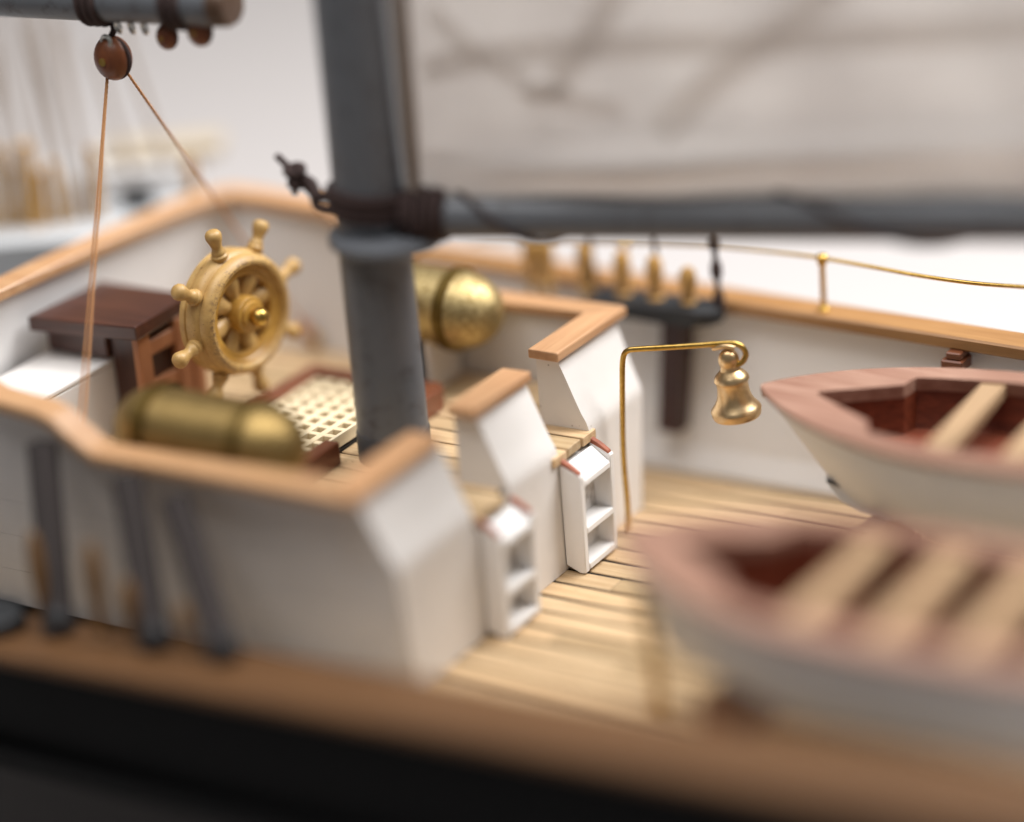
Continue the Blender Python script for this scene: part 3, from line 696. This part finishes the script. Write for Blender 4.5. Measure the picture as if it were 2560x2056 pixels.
def pin_rail(y, pts, zt, label, post):
    x0, x1 = pts
    T = Thing('pin_rail', label, 'pin rail', ((x0+x1)/2, y, zt))
    hw = 4.2; poly = [(x0, y-hw)] + [(x1-hw + hw*math.sin(a), y - hw*math.cos(a)) for a in [math.pi*k/12 for k in range(13)]] + [(x0, y+hw)]
    bm = B(); prism_z(bm, poly, zt-3.0, zt, 0.8); T.part('shelf', bm, slate)
    if post:
        xa, xb, ya_, yb_, za, zb_ = post
        bm = B(); loft(bm, [[V((xa, ya_-2.8, za)), V((xb, ya_-2.8, za)), V((xb, yb_-2.8, za)), V((xa, yb_-2.8, za))], [V((xa, ya_+1.2, zb_)), V((xb, ya_+1.2, zb_)), V((xb, yb_+1.2, zb_)), V((xa, yb_+1.2, zb_))]]); T.part('post', bm, walnut_z)
    return T
pin_rail(54.2, (-17.5, 7.3), 30.7, 'dark slate pin rail at the far bulwark with brown post under it', (-4.6, -0.4, 53.2, 57.4, 7.6, 27.65))
def pin(c, h, r, label, group, mat=None):
    T = Thing('belaying_pin', label, 'belaying pin', c, group)
    bm = B(); lathe(bm, [(r*.45, -3.6), (r*.5, 0), (r*.95, 0.02), (r*.95, 0.35), (r*.6, 0.6), (r*.7, h*.3), (r*1.05, h*.62), (r*.95, h*.85), (r*.5, h*.98), (0, h)], c, (0, 0, 1), 16); T.part('handle', bm, mat or pin_wood, True)
G1 = 'pins standing in the far pin rail'
for x, ytop, lab_ in ((1335, 592, 'light wooden pin, aft one of the close pair on far pin rail'), (1372, 596, 'light wooden pin, forward one of the close pair on far pin rail'), (1468, 606, 'light wooden pin just forward of the close pair on far pin rail'), (1560, 628, 'light wooden pin above the brown post on the aft side'), (1640, 640, 'light wooden pin beside the middle dark rope of far pin rail'), (1722, 668, 'short light pin next to the rounded end of far pin rail')):
    p = at_y(x, 745, 53.6); q = at_y(x, ytop, 53.6)
    pin(V((p.x, 53.6, 30.75)), max(4.5, q.z-30.75), 1.5, lab_, G1)
for k, (x, rr, lab) in enumerate(((1798, .55, 'dark knotted rope rising at the rounded end of the far pin rail'), (1650, .45, 'dark rope rising from the middle of the far pin rail'), (1490, .45, 'dark rope on the far pin rail beside the poop corner'))):
    p = at_y(x, 760, 54.5); p.z = 30.75
    q = V((p.x - 1.5, 55, 66))
    bm = B(); n_ = 40
    tube(bm, [p.lerp(q, i/n_) for i in range(n_+1)], [rr*(1 + (0.9 if (k == 0 and i % 6 < 3 and i < 18) else 0)) for i in range(n_+1)], 8)
    single('rigging_rope', bm, rope_dark, lab, 'rope', p)
cp = at_y(2392, 905, 56.5)
T = Thing('rail_cleat', 'small reddish brown cleat block under the far cap rail', 'cleat', (cp.x, 56, cp.z))
bm = B(); bx(bm, cp.x-2.2, cp.x+1.6, 54.8, 59.2, cp.z-1.4, cp.z+0.7, 0.25); T.part('body', bm, redwood_x)
bm = B(); bx(bm, cp.x-1.4, cp.x+1.2, 55.2, 59.2, cp.z+0.72, cp.z+2.0, 0.2); T.part('cap', bm, redwood_x)

# near side pins and shroud ends
G2 = 'pins along the near cap rail'
for x, top, r, lab_ in ((-52, 27, 1.2, 'tall brown pin next to the slate pin rail on the near cap rail'), (-41, 27, 1.3, 'tall brown pin on the near cap rail between two dark shrouds'), (-35, 22, 1.2, 'short brown pin close aft of the upright near shroud'), (-25, 20, 1.1, 'shortest brown pin between the upright and the leaning near shrouds')):
    pin(V((x, -57, near_rail_z(x)+0.05)), top-near_rail_z(x), r, lab_, G2, pin_dark)
for pb, pt, lab in (((560, 1605), (440, 1250), 'dark shroud end leaning aft at the forward end of the near pins'), ((385, 1580), (318, 1195), 'upright dark shroud end between the near rail pins'), ((140, 1530), (105, 1110), 'dark shroud end at the aft end of the near pins')):
    q0 = at_y(*pb, -57.5); d0 = V((q0.x, -57.5, near_rail_z(q0.x)+0.1)); d1 = at_y(*pt, -43.6)
    T = Thing('shroud', lab, 'shroud', d0)
    bm = B(); tube(bm, [d0.lerp(d1, k/10) for k in range(11)], 2.4, 8); T.part('rope', bm, rope_brown, True)
    bm = B(); ball(bm, d0+V((0, 0, 2.2)), 2.1, (1, .6, 1), 16); T.part('deadeye', bm, slate, True)
    bm = B(); torus(bm, d1, (0, 0.2, 1), 1.0, 0.5, 16, 8); T.part('thimble', bm, slate, True)
    bm = B(); ball(bm, d0.lerp(d1, .36), 1.7, (1, .6, 1.1), 16); T.part('deadeye', bm, slate, True)
T = pin_rail(-58.5, (-80, -56), near_rail_z(-66)+3.1, 'dark slate pin rail on the near cap rail', None)

# ------------------------------------------------------------------ boats
def boat_parts(T, tip, rotz, rk=1.0):
    Lb = 92.0; fl = -8.0 if rk > 0.9 else -12.5
    R = Matrix.Rotation(rotz, 3, 'Z')
    def tw(p): return tip + R @ V(p)
    def hw(u):                                     # half-width of the sheer line, u = mm from the tip
        if u <= 0: return 0.25
        k = min(1, u/40); return 18.6*(1-(1-k)**2.1)**0.82 if u < 40 else 18.6 - 0.0021*(u-40)**2
    def stem(u): return 0.0
    us = [0, 0.8, 2, 4, 6.5, 9.5, 13, 17, 22, 28, 35, 43, 52, 62, 72, 82, Lb]
    # outer hull: each station runs sheer -> bilge -> keel -> bilge -> sheer; stem rakes aft going down
    def sec(u, n=9, inset=0.0):
        h = max(0.1, hw(u)-inset); out = []
        for i in range(-n, n+1):
            a = i/n; s = abs(a)
            dep = -18.2*(1-s**2.3)
            k = min(1.0, u/26.0)
            yv = h*(s**((1.15 if rk > 0.9 else 0.85) - (0.62 if rk > 0.9 else 0.42)*k))*(1 if a >= 0 else -1)
            rake = rk*14.6*((-dep)/18.2)**1.1*(1 - min(1, u/45))
            zsheer = 0.9*(1-min(1, u/30))
            out.append((u + rake, yv, dep*(1 - inset*0.08) + zsheer*(s)))
        return out
    bm = B(); loft(bm, [[tw(p) for p in sec(u)] for u in us], closed=False, caps=False)
    last = [tw(p) for p in sec(Lb)]; bm.faces.new([bm.verts.new(p) for p in last])
    o = T.part('hull', bm, boat_white, True, ang=60)
    # keel with forefoot
    kp = [(10.6*rk, -13.4), (11.4*rk, -15.2), (13.2*(0.5+0.5*rk), -17.2), (16.5, -18.6), (21, -19.2), (40, -19.4), (Lb, -19.0), (Lb, -17), (40, -17.2), (22, -16.8), (16, -14.6), (12.0, -12.2)]
    bm = B(); loft(bm, [[tw((x, y, z)) for x, z in kp] for y in (-0.8, 0.8)]); T.part('keel', bm, boat_white)
    bm = B(); tube(bm, [tw((11.0*rk, -1.05, -13.9)), tw((13.6*rk, -1.2, -14.4))], 0.28, 8); T.part('stem_notch', bm, spar_dark)
    # gunwale deck with opening
    def op(u):
        if u < 9.6: return 0.0
        if u < 21: return 0.5 + 7.2*(u-9.6)/11.4
        if u < 21.8: return 7.7 + 4.0*(u-21)/0.8
        return min(hw(u)-4.4, 11.5 + 3.0*min(1, (u-21.8)/12))
    uo = sorted(set(us + [9.6, 10.5, 11.5, 14, 19, 21, 21.4, 21.8, 25, 31] + [Lb-6]))
    for sgn in (1, -1):
        bm = B(); rows = []
        for u in uo:
            zz = 0.9*(1-min(1, u/30)) + 0.03
            a, c = op(u)*sgn, (hw(u)+0.25)*sgn
            if u >= Lb-6: a = 0
            rows.append([tw((u, a, zz)), tw((u, c, zz)), tw((u, c, zz-0.9)), tw((u, a, zz-2.2))])
        loft(bm, rows); T.part('gunwale', bm, mahog, False)
    # inside skin and floor
    bm = B(); rows = []
    for u in [10, 14, 18, 21, 21.8, 26, 32, 40, 52, 64, 76, Lb-6]:
        w_ = op(u)+0.35
        rows.append([tw((u, -w_, -0.9)), tw((u, -w_*0.96, -5.5)), tw((u, -w_*0.88, fl)), tw((u, w_*0.88, fl)), tw((u, w_*0.96, -5.5)), tw((u, w_, -0.9))])
    loft(bm, rows, closed=False); o = T.part('inside_planking', bm, mahog_in, True, ang=30)
    for k, (u0, u1) in enumerate(((31.8, 35.7), (43.8, 48.0), (55.6, 59.8), (67, 71), (78, 82))):
        bm = B(); w_ = op((u0+u1)/2) + 0.3
        loft(bm, [[tw((u, y, z)) for u, z in ((u0, -2.4), (u1, -2.4), (u1, -0.45), (u0, -0.45))] for y in (-w_, w_)])
        T.part('thwart', bm, thwart_m)
tipF = V((26.6, 29.6, 27.6)); tipN = V((32.0, -26.8, 27.4))
T = Thing('lifeboat', 'white rowing boat beside the bell, mahogany gunwale and cream thwarts', 'boat', (70, 32, 7), 'rowing boats stowed on deck')
boat_parts(T, tipF, math.radians(3.2))
T = Thing('lifeboat', 'white rowing boat on brown chocks next to the near cap rail', 'boat', (76, -27, 7), 'rowing boats stowed on deck')
boat_parts(T, tipN, math.radians(0.0), 0.55)
def chock(x, y, wdt, ztop, label, g='boat chocks on the main deck'):
    T = Thing('boat_chock', label, 'chock', (x, y, 0), g)
    bm = B(); poly = [(y-wdt, 0.05), (y+wdt, 0.05), (y+wdt, ztop), (y+wdt*.55, ztop-1.6), (y, ztop-2.4), (y-wdt*.55, ztop-1.6), (y-wdt, ztop)]
    loft(bm, [[V((xx, a, c)) for a, c in poly] for xx in (x-1.8, x+1.8)]); T.part('cradle', bm, redwood)
    bm = B(); bx(bm, x-2.6, x+2.6, y-wdt-0.6, y+wdt+0.6, 0.06, 1.4, 0.2); T.part('foot', bm, redwood)
for x, y, lab in ((50, -26.8, 'brown chock under the bow of the near rowing boat'), (104, -26.8, 'brown chock under the stern of the near rowing boat'), (46, 31, 'brown chock under the bow of the far rowing boat'), (98, 33, 'brown chock under the stern of the far rowing boat')):
    chock(x, y, 9.0, 10.2, lab)
T = Thing('boat_davit', 'thin brass davit leg standing under the near boat bow', 'davit', (36.5, -33, 0))
bm = B(); tube(bm, smooth_path([at_z(1650, 1770, 0.0), at_y(1640, 1680, -30), at_y(1622, 1560, -29), at_y(1603, 1470, -28)]), 0.95, 10); T.part('rod', bm, brass, True)
bp0 = at_z(1650, 1770, 0.0)
bm = B(); lathe(bm, [(1.4, 0.03), (1.4, 0.5), (0.7, 0.9), (0.6, 1.6)], (bp0.x, bp0.y, 0), (0, 0, 1), 16); T.part('base', bm, brass, True)

# ------------------------------------------------------------------ second model ship behind the stern
dep = 516
T = Thing('background_ship', 'blurred second model ship with white deckhouse standing behind the stern', 'model ship', tuple(at_d(200, 560, dep)[:2])+(-60,))
def Q(x, y, dd=0): return at_d(x, y, dep+dd)
a0, a1 = Q(-400, 585), Q(300, 560); dirs = (a1-a0); dirs.z = 0; dirs.normalize(); back = V((-dirs.y, dirs.x, 0))
zt = (a0.z+a1.z)/2
def boxdir(bm, p, L, W, z0, z1):
    c = [p, p+dirs*L, p+dirs*L+back*W, p+back*W]
    loft(bm, [[V((v_.x, v_.y, z0)) for v_ in c], [V((v_.x, v_.y, z1)) for v_ in c]])
bm = B(); c0 = Q(-500, 575) - back*14
loft(bm, [[V((p.x, p.y, z)) for p in ring_] for z, ring_ in ((-60, [c0+dirs*10+back*12, c0+dirs*50+back*12, c0+dirs*56+back*16, c0+dirs*50+back*24, c0+dirs*10+back*24]), (zt-8, [c0, c0+dirs*62, c0+dirs*72+back*16, c0+dirs*62+back*48, c0+back*48]), (zt+1, [c0, c0+dirs*64, c0+dirs*76+back*16, c0+dirs*64+back*48, c0+back*48]))])
T.part('hull', bm, pale_hull)
h0 = Q(205, 500, 6)
bm = B(); boxdir(bm, h0, 21, 14, zt+1.05, Q(205, 432, 6).z); T.part('deckhouse', bm, white_side)
h1 = Q(300, 515, -1)
bm = B(); boxdir(bm, h1, 6, 3, zt+1.05, Q(300, 478, -1).z); T.part('house_shadow', bm, slate)  # dark box added as the shadow at the deckhouse foot
bm = B(); boxdir(bm, Q(255, 415, 8), 22, 10, Q(255, 415, 8).z, Q(255, 388, 8).z); T.part('deckhouse_roof', bm, pale_tan)
for x, ya, yb, r in ((-15, 560, 370, 1.0), (22, 560, 345, 1.1), (52, 570, 400, .8), (92, 590, 330, 1.5), (118, 560, 410, .8), (150, 560, 385, 1.0), (182, 560, 430, .7), (252, 560, 345, .8), (490, 545, 380, 1.1)):
    p, q = Q(x, ya, -4), Q(x, yb, -4)
    bm = B(); tube(bm, [V((p.x, p.y, zt+1.0)), V((p.x, p.y, q.z))], r, 10); T.part('stanchion', bm, pin_wood, True)
for xa, ya, xb, yb in ((30, -40, 150, 560), (70, -40, 185, 560), (-40, -40, 110, 560), (-80, -40, 60, 560), (110, -40, 240, 560), (150, 60, 225, 560), (-20, -40, 20, 560), (230, 120, 330, 440), (300, 60, 420, 420), (60, 60, 205, 560)):
    bm = B(); tube(bm, [Q(xa, ya, 0), Q(xb, yb, -3)], 0.55, 8); T.part('shroud', bm, rope_grey, True)
